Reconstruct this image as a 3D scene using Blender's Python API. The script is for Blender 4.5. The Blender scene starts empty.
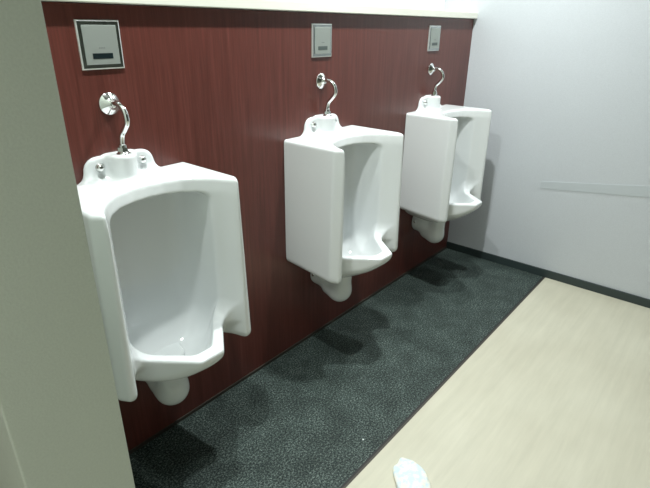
import bpy, bmesh, math
import numpy as np
from mathutils import Matrix, Vector

# ------------------------------------------------------------------ camera, world, light
scene = bpy.context.scene
COL = scene.collection
cam_data = bpy.data.cameras.new('camera')
cam = bpy.data.objects.new('camera', cam_data)
COL.objects.link(cam)
cam_data.sensor_width = 36.0
cam_data.lens = 500.04 / 650.0 * 36.0
cam_data.clip_start = 0.02
fw = Vector((0.70654989, 0.58362943, -0.40020488))
rt = Vector((0.64088254, -0.76754311, 0.01213064))
up = Vector((0.3000947, 0.26505522, 0.9163454))
cam.matrix_world = Matrix(((rt.x, up.x, -fw.x, -0.7228), (rt.y, up.y, -fw.y, -1.3890),
                           (rt.z, up.z, -fw.z, 1.4192), (0, 0, 0, 1)))
scene.camera = cam

world = bpy.data.worlds.new('world')
scene.world = world
world.use_nodes = True
world.node_tree.nodes['Background'].inputs[0].default_value = (0.8, 0.9, 1.0, 1)
world.node_tree.nodes['Background'].inputs[1].default_value = 0.03

scene.view_settings.view_transform = 'Standard'
scene.view_settings.look = 'None'
scene.view_settings.gamma = 1.0
scene.view_settings.use_curve_mapping = False
scene.view_settings.exposure = 0.0

def area_light(name, loc, size, power, color, shape='DISK', size_y=None, spread=180):
    d = bpy.data.lights.new(name, 'AREA')
    d.shape = shape
    d.size = size
    if size_y: d.size_y = size_y
    d.energy = power
    d.color = color
    d.spread = math.radians(spread)
    o = bpy.data.objects.new(name, d)
    COL.objects.link(o)
    o.location = loc
    return o

LAMP = (0.95, 1.0, 0.98)
for lx, power in ((-0.08, 18.0), (0.95, 26.0), (1.99, 15.5)):
    area_light('ceiling_downlight', (lx, -0.42, 2.57), 0.07, power, LAMP, spread=150)
area_light('room_fill_light', (0.9, -2.1, 2.57), 1.2, 1.6, (0.96, 1.0, 0.96), 'RECTANGLE', 0.5)  # unseen dim fill, added for ambient light from the camera side
area_light('partition_fill_light', (-1.70, -1.50, 2.57), 0.4, 22.0, (0.98, 1.0, 0.93), 'RECTANGLE', 0.4, spread=130)  # unseen fill light, added and placed to brighten the partition faces

# ------------------------------------------------------------------ materials
def mat(name, color, rough=0.5, metal=0.0, spec=0.5, coat=0.0):
    m = bpy.data.materials.new(name)
    m.use_nodes = True
    b = m.node_tree.nodes['Principled BSDF']
    b.inputs['Base Color'].default_value = (*color, 1)
    b.inputs['Roughness'].default_value = rough
    b.inputs['Metallic'].default_value = metal
    b.inputs['Specular IOR Level'].default_value = spec
    b.inputs['Coat Weight'].default_value = coat
    b.inputs['Coat Roughness'].default_value = 0.05
    return m, m.node_tree, b

def coords(nt, scale=(1, 1, 1), rot=(0, 0, 0)):
    tc = nt.nodes.new('ShaderNodeTexCoord')
    mp = nt.nodes.new('ShaderNodeMapping')
    mp.inputs['Scale'].default_value = scale
    mp.inputs['Rotation'].default_value = rot
    nt.links.new(tc.outputs['Object'], mp.inputs['Vector'])
    return mp.outputs['Vector']

def noise(nt, vec, scale, detail=4, rough=0.6):
    n = nt.nodes.new('ShaderNodeTexNoise')
    n.inputs['Scale'].default_value = scale
    n.inputs['Detail'].default_value = detail
    n.inputs['Roughness'].default_value = rough
    nt.links.new(vec, n.inputs['Vector'])
    return n.outputs['Fac']

def ramp(nt, fac, stops):
    r = nt.nodes.new('ShaderNodeValToRGB')
    e = r.color_ramp.elements
    while len(e) < len(stops): e.new(0.5)
    for k, (p, c) in enumerate(stops):
        e[k].position = p
        e[k].color = (*c, 1)
    nt.links.new(fac, r.inputs['Fac'])
    return r.outputs['Color']

def mix(nt, a, b, fac, mode='MIX'):
    n = nt.nodes.new('ShaderNodeMix')
    n.data_type = 'RGBA'
    n.blend_type = mode
    if isinstance(fac, (int, float)): n.inputs[0].default_value = fac
    else: nt.links.new(fac, n.inputs[0])
    nt.links.new(a, n.inputs[6])
    nt.links.new(b, n.inputs[7])
    return n.outputs[2]

def bump(nt, b, h, strength, dist=0.002):
    n = nt.nodes.new('ShaderNodeBump')
    n.inputs['Strength'].default_value = strength
    n.inputs['Distance'].default_value = dist
    nt.links.new(h, n.inputs['Height'])
    nt.links.new(n.outputs['Normal'], b.inputs['Normal'])

# mahogany laminate with vertical grain
M_WOOD, nt, b = mat('mahogany_laminate', (.13, .025, .022), 0.32, spec=0.55)
f1 = noise(nt, coords(nt, (55, 55, 2.2)), 1.0, 6, 0.65)
f2 = noise(nt, coords(nt, (260, 260, 9)), 1.0, 3, 0.6)
c1 = ramp(nt, f1, [(0.30, (.082, .021, .015)), (0.55, (.118, .033, .025)), (0.75, (.155, .048, .038))])
c2 = ramp(nt, f2, [(0.35, (.80, .80, .80)), (0.65, (1.10, 1.08, 1.08))])
nt.links.new(mix(nt, c1, c2, 0.7, 'MULTIPLY'), b.inputs['Base Color'])

# dark green black stone
M_STONE, nt, b = mat('speckled_dark_stone', (.05, .07, .07), 0.5, spec=0.2)
v = coords(nt)
g1 = noise(nt, v, 150, 4, 0.85)
g2 = noise(nt, v, 9, 4, 0.6)
c1 = ramp(nt, g1, [(0.40, (.003, .007, .007)), (0.51, (.030, .047, .043)), (0.62, (.19, .225, .205))])
c2 = ramp(nt, g2, [(0.35, (.55, .57, .57)), (0.65, (1.2, 1.2, 1.2))])
nt.links.new(mix(nt, c1, c2, 0.8, 'MULTIPLY'), b.inputs['Base Color'])

# cream floor sheet with faint lengthways streaks
M_VINYL, nt, b = mat('cream_floor_sheet', (.6, .56, .44), 0.45, spec=0.35)
g1 = noise(nt, coords(nt, (2.2, 26, 26)), 1.0, 6, 0.65)
g2 = noise(nt, coords(nt), 3.0, 3, 0.5)
c1 = ramp(nt, g1, [(0.3, (.50, .485, .39)), (0.7, (.575, .555, .45))])
c2 = ramp(nt, g2, [(0.3, (.93, .92, .90)), (0.7, (1.04, 1.04, 1.04))])
nt.links.new(mix(nt, c1, c2, 0.8, 'MULTIPLY'), b.inputs['Base Color'])

def wallpaper(name, color, amount=0.25):
    m, nt, b = mat(name, color, 0.75, spec=0.25)
    v = coords(nt)
    n = noise(nt, v, 260, 3, 0.6)
    c = ramp(nt, n, [(0.3, tuple(x * .95 for x in color)), (0.7, tuple(min(1, x * 1.04) for x in color))])
    nt.links.new(c, b.inputs['Base Color'])
    bump(nt, b, n, amount, 0.001)
    return m
M_WALL = wallpaper('pale_grey_wallpaper', (.585, .615, .65))
M_UPPER = wallpaper('off_white_wallpaper', (.72, .75, .73))
M_PART = wallpaper('grey_green_wallpaper', (.52, .57, .50), 0.35)
M_DIM = wallpaper('dim_olive_wallpaper', (.13, .14, .12))
M_CEIL = wallpaper('grey_ceiling_paper', (.25, .26, .25))
M_LEDGE = mat('cream_ledge_board', (.78, .78, .70), 0.35)[0]
M_BASE = mat('dark_green_baseboard', (.030, .045, .045), 0.45)[0]
M_DARKTRIM = mat('dark_brown_trim', (.060, .052, .043), 0.4, 0.3)[0]
M_BLACK = mat('black_joint', (.012, .012, .012), 0.6)[0]
M_SHADOW_BAND = mat('shadow_band_grey', (.53, .57, .60), 0.6)[0]
M_PORC = mat('white_porcelain', (.72, .748, .752), 0.10, spec=0.5)[0]
M_CHROME = mat('chrome', (.72, .73, .72), 0.12, 1.0)[0]
M_STEEL, nt, b = mat('brushed_steel', (.35, .38, .355), 0.5, 0.5)
n = noise(nt, coords(nt, (30, 30, 900)), 1.0, 2)
bump(nt, b, n, 0.15, 0.0004)
M_BEVEL = mat('polished_steel_border', (.45, .48, .47), 0.08, 1.0)[0]
M_FRAME = mat('satin_frame', (.78, .80, .78), 0.45, 0.7)[0]
M_WINDOW = mat('dark_sensor_window', (.010, .018, .020), 0.15)[0]
M_WINDOW2 = mat('grey_sensor_window', (.075, .095, .09), 0.35)[0]
M_PRINT = mat('grey_print', (.16, .17, .17), 0.6)[0]
M_PAPER, nt, b = mat('white_paper', (.7, .75, .75), 0.8)
n = noise(nt, coords(nt), 45, 3)
c = ramp(nt, n, [(0.40, (.60, .72, .78)), (0.6, (.82, .81, .72))])
nt.links.new(c, b.inputs['Base Color'])
M_LINT = mat('pale_lint', (.8, .85, .85), 0.8)[0]

# ------------------------------------------------------------------ helpers
def link_mesh(name, bm, m, parent=None, smooth=False):
    me = bpy.data.meshes.new(name)
    bmesh.ops.recalc_face_normals(bm, faces=bm.faces[:])
    bm.to_mesh(me)
    bm.free()
    if smooth:
        for p in me.polygons: p.use_smooth = True
    me.materials.append(m)
    o = bpy.data.objects.new(name, me)
    COL.objects.link(o)
    if parent: o.parent = parent
    return o

def box_bm(x0, x1, y0, y1, z0, z1, bevel=0.0, seg=2, bm=None):
    own = bmesh.new()
    bmesh.ops.create_cube(own, size=1)
    for v in own.verts:
        v.co = Vector((x0 if v.co.x < 0 else x1, y0 if v.co.y < 0 else y1, z0 if v.co.z < 0 else z1))
    if bevel:
        bmesh.ops.bevel(own, geom=own.edges[:], offset=bevel, segments=seg, affect='EDGES', profile=0.5)
    if bm is None: return own
    tmp = bpy.data.meshes.new('tmp')
    own.to_mesh(tmp); own.free()
    bm.from_mesh(tmp)
    bpy.data.meshes.remove(tmp)
    return bm

def struct(name, bm, m):
    o = link_mesh(name, bm, m)
    o['kind'] = 'structure'
    return o

def lathe_bm(profile, seg=32, axis='Z', origin=(0, 0, 0), bm=None):
    """profile: list of (radius, height) revolved round the axis"""
    bm = bm or bmesh.new()
    rings = []
    o = Vector(origin)
    for r, h in profile:
        ring = []
        for k in range(seg):
            a = 2 * math.pi * k / seg
            c, s = r * math.cos(a), r * math.sin(a)
            if axis == 'Z': p = Vector((c, s, h))
            elif axis == 'Y': p = Vector((c, -h, s))      # towards the room
            else: p = Vector((-h, c, s))
            ring.append(bm.verts.new(o + p))
        rings.append(ring)
    for a, b_ in zip(rings[:-1], rings[1:]):
        for k in range(seg):
            bm.faces.new((a[k], a[(k + 1) % seg], b_[(k + 1) % seg], b_[k]))
    bm.faces.new(rings[0]); bm.faces.new(rings[-1])
    return bm

def tube_bm(points, radius, seg=16, sub=8):
    P = [Vector(p) for p in points]
    pts = []
    for i in range(len(P) - 1):
        p0, p1, p2, p3 = P[max(i - 1, 0)], P[i], P[i + 1], P[min(i + 2, len(P) - 1)]
        for s in range(sub):
            t = s / sub
            pts.append(0.5 * ((2 * p1) + (p2 - p0) * t + (2 * p0 - 5 * p1 + 4 * p2 - p3) * t * t
                              + (-p0 + 3 * p1 - 3 * p2 + p3) * t ** 3))
    pts.append(P[-1])
    bm = bmesh.new()
    rings = []
    side = Vector((1, 0, 0))
    for i, p in enumerate(pts):
        d = (pts[min(i + 1, len(pts) - 1)] - pts[max(i - 1, 0)]).normalized()
        n = d.cross(side).normalized()
        rings.append([bm.verts.new(p + radius * (side * math.cos(2 * math.pi * k / seg) + n * math.sin(2 * math.pi * k / seg)))
                      for k in range(seg)])
    for a, b_ in zip(rings[:-1], rings[1:]):
        for k in range(seg):
            bm.faces.new((a[k], a[(k + 1) % seg], b_[(k + 1) % seg], b_[k]))
    bm.faces.new(rings[0]); bm.faces.new(rings[-1])
    return bm

# ------------------------------------------------------------------ the room
XR, YB, HW = 2.3017, -0.6768, 1.464
XL, YN, HC = -2.0, -2.9, 2.6
struct('floor_stone', box_bm(-0.40, XR + 0.1, YB + 0.012, 0.02, -0.06, 0.0), M_STONE)
fl = bmesh.new()
box_bm(XL, XR + 0.1, YN - .1, YB - 0.004, -0.06, 0.0, bm=fl)
box_bm(XL, -0.40, YB - 0.004, 0.2, -0.06, 0.0, bm=fl)
struct('floor', fl, M_VINYL)
struct('trim_1', box_bm(-0.43, XR - 0.012, YB - 0.004, YB + 0.004, -0.05, 0.0012), M_DARKTRIM)
struct('trim_2', box_bm(-0.40, XR - 0.012, YB + 0.004, YB + 0.012, -0.05, 0.0004), M_BLACK)
struct('wall_back', box_bm(XL, XR, 0.0, 0.20, 0.0, HW), M_WOOD)
struct('baseboard_back', box_bm(-0.265, XR - 0.012, -0.005, 0.0, 0.0, 0.014), M_DARKTRIM)
struct('trim_3', box_bm(XL, XR, -0.022, 0.20, HW + 0.002, HW + 0.036, 0.003, 2), M_LEDGE)
struct('wall_upper', box_bm(XL, XR + .1, 0.20, 0.30, 0.0, HC), M_UPPER)
struct('wall_right', box_bm(XR, XR + 0.1, YN, 0.20, 0.0, HC), M_WALL)
struct('baseboard_right', box_bm(XR - 0.011, XR, YN, 0.0, 0.0, 0.0495, 0.002, 2), M_BASE)
struct('wall_left', box_bm(XL - .1, XL, YN, 0.30, 0.0, HC), M_PART)
struct('wall_near', box_bm(XL - .1, XR + .1, YN - .1, YN, 0.0, HC), M_DIM)
struct('ceiling', box_bm(XL - .1, XR + .1, YN - .1, 0.30, HC, HC + 0.1), M_CEIL)
# partition end that cuts off the first urinal on the left
struct('wall_partition', box_bm(-0.590, -0.4285, -0.70, 0.0, 0.0, HC, 0.003, 2), M_PART)
# faint slanting shadow band on the right wall, modelled as a thin pale strip
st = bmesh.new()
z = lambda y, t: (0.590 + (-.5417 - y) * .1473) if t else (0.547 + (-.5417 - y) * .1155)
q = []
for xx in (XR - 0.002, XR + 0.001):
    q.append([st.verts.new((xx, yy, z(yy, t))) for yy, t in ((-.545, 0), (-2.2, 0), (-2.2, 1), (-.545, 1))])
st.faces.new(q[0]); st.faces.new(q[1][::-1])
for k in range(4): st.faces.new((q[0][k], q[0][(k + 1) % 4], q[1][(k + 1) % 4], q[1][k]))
struct('shadow_band', st, M_SHADOW_BAND)

# ------------------------------------------------------------------ porcelain by signed distance field
def smin(a, b_, k):
    h = np.clip(0.5 + 0.5 * (b_ - a) / k, 0, 1)
    return b_ * (1 - h) + a * h - k * h * (1 - h)
def smax(a, b_, k): return -smin(-a, -b_, k)
def sstep(t):
    t = np.clip(t, 0, 1)
    return t * t * (3 - 2 * t)
def lut(xs, ys, sig=0.006):
    g = np.linspace(0, 0.30, 601)
    full = np.concatenate([-g[:0:-1], g])
    yv = np.interp(np.abs(full), xs, ys)
    k = np.exp(-0.5 * ((np.arange(-60, 61) * 0.0005) / sig) ** 2); k /= k.sum()
    yv = np.convolve(np.pad(yv, 60, mode='edge'), k, 'valid')[600:]
    return g, yv
GX, FLOW = lut([0, .05, .10, .13, .157, .18, .197, .21, .3], [.141, .145, .160, .181, .209, .246, .286, .298, .298], .005)
_, FTOP = lut([0, .05, .10, .13, .157, .18, .198, .212, .3], [.133, .137, .153, .174, .201, .238, .280, .296, .296], .005)
FS = np.gradient(FLOW, GX)
def curve(xs, ys, sig=.015):
    g = np.linspace(-.1, .5, 601)
    yv = np.interp(g, xs, ys)
    k = np.exp(-0.5 * ((np.arange(-60, 61) * 0.001) / sig) ** 2); k /= k.sum()
    return g, np.convolve(np.pad(yv, 60, mode='edge'), k, 'valid')
CB = curve([0, .10, .15, .20, .26, .315, .374, .40], [.375, .366, .366, .384, .416, .450, .502, .525])
CF = curve([-.1, .04, .10, .16, .24, .30, .36, .45], [.455, .440, .415, .413, .430, .458, .490, .54])

def sd_body(x, v, z):
    ax = np.abs(x)
    t = sstep((z - 0.955) / 0.055)
    F = np.interp(ax, GX, FLOW) * (1 - t) + np.interp(ax, GX, FTOP) * t
    front = (v - F) / np.sqrt(1 + np.interp(ax, GX, FS) ** 2)
    flare = .019 * (1.0 - z) / .55 * (v / .28)
    side = ax - flare - (.2285 - .004 * v)
    cham = (ax - flare) * .82 + v * .572 - .3335
    body = smax(side, cham, .005)
    body = smax(body, v - .291, .007)
    body = smax(body, front, .004)
    zb = .466 - .018 * v / .28
    body = smax(body, zb - z, .030)
    body = smax(body, z - 1.004, .014)
    # bowl that pushes out between the wings
    diag = .79 * ax + .61 * v - .2610
    hull = smax(smax(v - .374, diag, .008), ax - .168, .02)
    hull = smax(hull, z - .533 - np.clip(.200 - v, 0, 1) * 1.0, .008)
    hb = np.interp(v, *CB) + 2.6 * x * x
    hull = smax(hull, (hb - z) * .8, .016)
    f = smin(body, hull, .012 + .060 * sstep((z - .470) / .055))
    # hollow
    q = (np.clip((ax / .1590) ** 3.8 + (np.clip(.245 - v, 0, 1) / 0.195) ** 3.8, 1e-9, None)) ** (1 / 3.8)
    cav = (q - 1) * .15
    cav = smax(cav, (.79 * ax + .61 * v - .2250 - .6 * .02 * np.logaddexp(0, (z - .54) / .02)), .010)
    cav = smax(cav, v - .336, .012)
    cav = smax(cav, z - (.963 - .25 * x * x), .024)
    fz = np.interp(v, *CF) + 1.4 * x * x
    cav = smax(cav, (fz - z) * .85, .085)
    f = smax(f, -cav, .0055)
    # raised back with the flush inlet
    back = smax(ax - .110, z - 1.073, .050)
    back = smax(smax(back, v - .016, .010), .95 - z, .01)
    f = smin(f, back, .034)
    col = (np.sqrt((x / .043) ** 2 + ((v - .012) / .058) ** 2) - 1) * .046
    col = smax(smax(col, z - 1.075, .010), .95 - z, .01)
    f = smin(f, col, .014)
    slot = np.sqrt(((ax - .066) / .011) ** 2 + ((z - 1.024) / .013) ** 2 + ((v - .022) / .010) ** 2)
    f = smax(f, -(slot - 1) * .010, .004)
    return smax(f, -v + .0005, .003)

def capsule(x, v, z, a, b_, r, sx=1.0):
    a = np.array(a, float); b_ = np.array(b_, float)
    d = b_ - a
    px, pv, pz = x / sx - a[0], v - a[1], z - a[2]
    t = np.clip((px * d[0] + pv * d[1] + pz * d[2]) / (d @ d), 0, 1)
    return np.sqrt((px - t * d[0]) ** 2 + (pv - t * d[1]) ** 2 + (pz - t * d[2]) ** 2) - r
def sd_trap(x, v, z):
    f = capsule(x, v, z, (0, .080, .293), (0, .124, .282), .053)
    f = smin(f, capsule(x, v, z, (0, .124, .283), (0, .130, .42), .053), .02)
    f = smin(f, capsule(x, v, z, (0, .000, .345), (0, .060, .345), .062, 1.05), .02)
    f = smin(f, capsule(x, v, z, (0, .020, .345), (0, .080, .43), .062, 1.05), .02)
    f = smax(f, z - .43, .01)
    return smax(f, -v + .0005, .003)

def surface_net(fn, lo, hi, h):
    lo = np.array(lo, float)
    n = np.ceil((np.array(hi) - lo) / h).astype(int) + 1
    ax = [lo[i] + h * np.arange(n[i]) for i in range(3)]
    X, V, Z = np.meshgrid(*ax, indexing='ij')
    f = fn(X, V, Z)
    s = f < 0
    cs = s[:-1, :-1, :-1].astype(int)
    cnt = sum(s[i:n[0] - 1 + i, j:n[1] - 1 + j, k:n[2] - 1 + k].astype(int) for i in (0, 1) for j in (0, 1) for k in (0, 1))
    act = (cnt > 0) & (cnt < 8)
    idx = -np.ones(act.shape, int)
    cells = np.argwhere(act)
    idx[act] = np.arange(len(cells))
    acc = np.zeros((len(cells), 3)); num = np.zeros(len(cells))
    corners = [(i, j, k) for i in (0, 1) for j in (0, 1) for k in (0, 1)]
    for c0 in corners:
        for d in range(3):
            if c0[d]: continue
            c1 = list(c0); c1[d] = 1
            a = f[tuple((cells + c0).T)]; b_ = f[tuple((cells + c1).T)]
            m = (a < 0) != (b_ < 0)
            t = np.where(m, a / np.where(m, a - b_, 1), 0)
            p = np.tile(np.array(c0, float), (len(cells), 1)); p[:, d] += t
            acc[m] += p[m]; num[m] += 1
    P = lo + (cells + acc / num[:, None]) * h
    e = 1e-4
    for _ in range(3):                                  # settle the points on the surface
        v0 = fn(*P.T)
        g = np.stack([(fn(*(P + np.eye(3)[i] * e).T) - fn(*(P - np.eye(3)[i] * e).T)) / (2 * e) for i in range(3)], 1)
        g2 = np.maximum((g * g).sum(1), .05)
        step = g * (v0 / g2)[:, None]
        ln = np.linalg.norm(step, axis=1, keepdims=True)
        P = P - step * np.minimum(1, .4 * h / np.maximum(ln, 1e-9))
    quads = []
    for d in range(3):
        o1, o2 = [(1, 2), (2, 0), (0, 1)][d]
        sl0 = [slice(None)] * 3; sl1 = [slice(None)] * 3
        sl0[d] = slice(0, -1); sl1[d] = slice(1, None)
        a = s[tuple(sl0)]; b_ = s[tuple(sl1)]
        E = np.argwhere(a != b_)
        ok = (E[:, o1] > 0) & (E[:, o2] > 0) & (E[:, o1] < n[o1] - 1) & (E[:, o2] < n[o2] - 1)
        E = E[ok]
        flip = a[tuple(E.T)]
        u1 = np.zeros(3, int); u1[o1] = 1
        u2 = np.zeros(3, int); u2[o2] = 1
        q = np.stack([idx[tuple((E - u1 - u2).T)], idx[tuple((E - u2).T)], idx[tuple(E.T)], idx[tuple((E - u1).T)]], 1)
        q[~flip] = q[~flip][:, ::-1]
        quads.append(q)
    Q = np.concatenate(quads)
    P[:, 1] *= -1                                       # v is the distance out from the wall
    Q = Q[:, ::-1]
    return P, Q

def porcelain(name, fn, lo, hi, h, parent):
    P, Q = surface_net(fn, lo, hi, h)
    me = bpy.data.meshes.new(name)
    me.from_pydata(P.tolist(), [], Q.tolist())
    me.update()
    for p in me.polygons: p.use_smooth = True
    me.materials.append(M_PORC)
    o = bpy.data.objects.new(name, me)
    COL.objects.link(o)
    o.parent = parent
    return o

# ------------------------------------------------------------------ urinal
def empty(name, loc):
    o = bpy.data.objects.new(name, None)
    COL.objects.link(o)
    o.location = loc
    o.empty_display_size = 0.1
    return o
def tag(o, label, cat, group=None):
    o['label'] = label; o['category'] = cat
    if group: o['group'] = group
def copy_tree(o, parent=None):
    c = o.copy()
    COL.objects.link(c)
    c.parent = parent
    for ch in [k for k in bpy.data.objects if k.parent == o]:
        copy_tree(ch, c)
    return c

def make_urinal():
    root = empty('urinal', (0, 0, 0))
    porcelain('bowl', sd_body, (-.262, -.006, .36), (.262, .392, 1.09), .0042, root)
    porcelain('drain_trap', sd_trap, (-.09, -.006, .20), (.09, .20, .45), .0042, root)
    dome = [(0.0135, 0), (0.0135, .003), (.0115, .0045), (.0108, .0095), (.0085, .013), (.004, .015)]
    for sx in (-1, 1):
        link_mesh('mounting_bolt', lathe_bm(dome, 24, 'Y', (sx * .066, -.0145, 1.043)), M_CHROME, root, True)
    link_mesh('trap_bolt', lathe_bm([(.010, 0), (.010, .004), (.006, .007), (.006, .012), (.003, .013)], 18, 'X', (-.063, -.022, .352)),
              M_CHROME, root, True)
    pipe = link_mesh('flush_pipe', tube_bm([(-.001, -.004, 1.211), (.000, -.022, 1.214), (.002, -.044, 1.213), (.005, -.063, 1.200),
                                            (.005, -.072, 1.180), (.005, -.069, 1.163), (.004, -.052, 1.143), (.003, -.038, 1.128),
                                            (.002, -.033, 1.104), (.001, -.033, 1.072)], .0080), M_CHROME, root, True)
    link_mesh('wall_flange', lathe_bm([(.031, 0), (.031, .003), (.029, .005), (.019, .012), (.011, .018), (.0100, .023), (.0085, .024)],
                                      36, 'Y', (-.001, 0, 1.211)), M_CHROME, pipe, True)
    nut = lathe_bm([(.0150, 1.081), (.0150, 1.093)], 6, 'Z', (.0015, -.033, 0))
    lathe_bm([(.0120, 1.092), (.0120, 1.100), (.0085, 1.103)], 20, 'Z', (.0015, -.033, 0), nut)
    link_mesh('coupling_nut', nut, M_CHROME, pipe)
    link_mesh('inlet_collar', lathe_bm([(.020, 1.072), (.020, 1.0755), (.016, 1.077), (.0145, 1.082)], 28, 'Z', (.0015, -.033, 0)),
              M_CHROME, pipe, True)
    return root

S = 0.92
G = 'white wall urinals in a row'
u = make_urinal()
tag(u, 'nearest white porcelain wall urinal, half behind the wall edge on the left', 'urinal', G)
for k, lab in ((1, 'middle white porcelain wall urinal, second one along the red wood wall'),
               (2, 'farthest white porcelain wall urinal, beside the pale grey right wall')):
    c = copy_tree(u)
    c.location = (S * k, 0, 0)
    tag(c, lab, 'urinal', G)

# ------------------------------------------------------------------ sensor plates
def make_plate(first=True):
    W, H, zc = .0600, .0615, 1.3645
    root = empty('sensor_plate', (-.001, 0, 0))
    # thin frame ring with an inward slope
    bm = bmesh.new()
    def ring(w, h, y):
        return [bm.verts.new((sx * w, y, zc + sz * h)) for sx, sz in ((-1, -1), (1, -1), (1, 1), (-1, 1))]
    R = [ring(W, H, 0), ring(W, H, -.004), ring(W - .0030, H - .0030, -.0052)]
    for a, b_ in zip(R[:-1], R[1:]):
        for k in range(4): bm.faces.new((a[k], a[(k + 1) % 4], b_[(k + 1) % 4], b_[k]))
    bm.faces.new(R[0][::-1]); bm.faces.new(R[-1])
    link_mesh('frame', bm, M_FRAME, root)
    bm = bmesh.new()
    def rg(w, h, y): return [bm.verts.new((sx * w, y, zc + sz * h)) for sx, sz in ((-1, -1), (1, -1), (1, 1), (-1, 1))]
    R = [rg(W - .0036, H - .0036, -.0045), rg(W - .0036, H - .0036, -.0062), rg(W - .0115, H - .0115, -.0064)]
    for a, b_ in zip(R[:-1], R[1:]):
        for k in range(4): bm.faces.new((a[k], a[(k + 1) % 4], b_[(k + 1) % 4], b_[k]))
    bm.faces.new(R[0][::-1]); bm.faces.new(R[-1])
    link_mesh('bevelled_border', bm, M_BEVEL, root)
    face = link_mesh('face_panel', box_bm(-W + .0125, W - .0125, -.0084, -.0070, zc - H + .0125, zc + H - .0125, .0004, 1), M_STEEL, root)
    link_mesh('sensor_window', box_bm(-.0285, .0285, -.0092, -.0080, zc - .0345, zc - .0205, .0004, 1), M_WINDOW if first else M_WINDOW2, face)
    pr = bmesh.new()
    for px in (-.008, -.0035, .001, .0055):
        box_bm(px, px + .0028, -.0087, -.0083, zc - .0085, zc - .0062, bm=pr)
    link_mesh('printed_mark', pr, M_PRINT, face)
    return root
GP = 'steel flush sensor plates on the wood wall'
p1 = make_plate(True)
tag(p1, 'nearest square steel sensor plate with dark border on the red wood wall', 'sensor plate', GP)
p2 = make_plate(False)
p2.location = (S - .001, 0, 0)
tag(p2, 'middle steel sensor plate above the second urinal', 'sensor plate', GP)
p3 = copy_tree(p2)
p3.location = (2 * S - .001, 0, 0)
tag(p3, 'farthest small-looking steel sensor plate, above the urinal next to the right wall', 'sensor plate', GP)

# ------------------------------------------------------------------ small bits on the floor
bm = bmesh.new()
bmesh.ops.create_icosphere(bm, subdivisions=5, radius=1)
rng = np.random.default_rng(4)
dirs = rng.normal(size=(14, 3)); dirs /= np.linalg.norm(dirs, axis=1)[:, None]
for v in bm.verts:
    n = v.co.normalized()
    d = max(abs(n.dot(Vector(k))) ** 6 * (1 if i % 2 else -1) * .22 for i, k in enumerate(dirs))
    r = 1 + d + .03 * math.sin(9 * n.x + 5 * n.y)
    co = n * r
    co.z = max(co.z, -.55)
    v.co = Vector((co.x * .052, co.y * .080, (co.z + .55) * .016))
o = link_mesh('crumpled_paper', bm, M_PAPER, None, True)
o.location = (0.425, -0.835, 0.0)
o.rotation_euler = (0, 0, math.radians(-50))
tag(o, 'small crumpled white paper lying on the cream floor at the bottom of the picture', 'paper')
bm = bmesh.new()
bmesh.ops.create_icosphere(bm, subdivisions=2, radius=.003)
for v in bm.verts: v.co = Vector((v.co.x * 1.2, v.co.y, max(v.co.z, -.0015) * .6 + .0009))
o = link_mesh('lint_speck', bm, M_LINT, None, True)
tag(o, 'tiny white speck on the dark stone floor near its cream edge', 'speck')
o.location = (0.4720, -0.6000, 0)
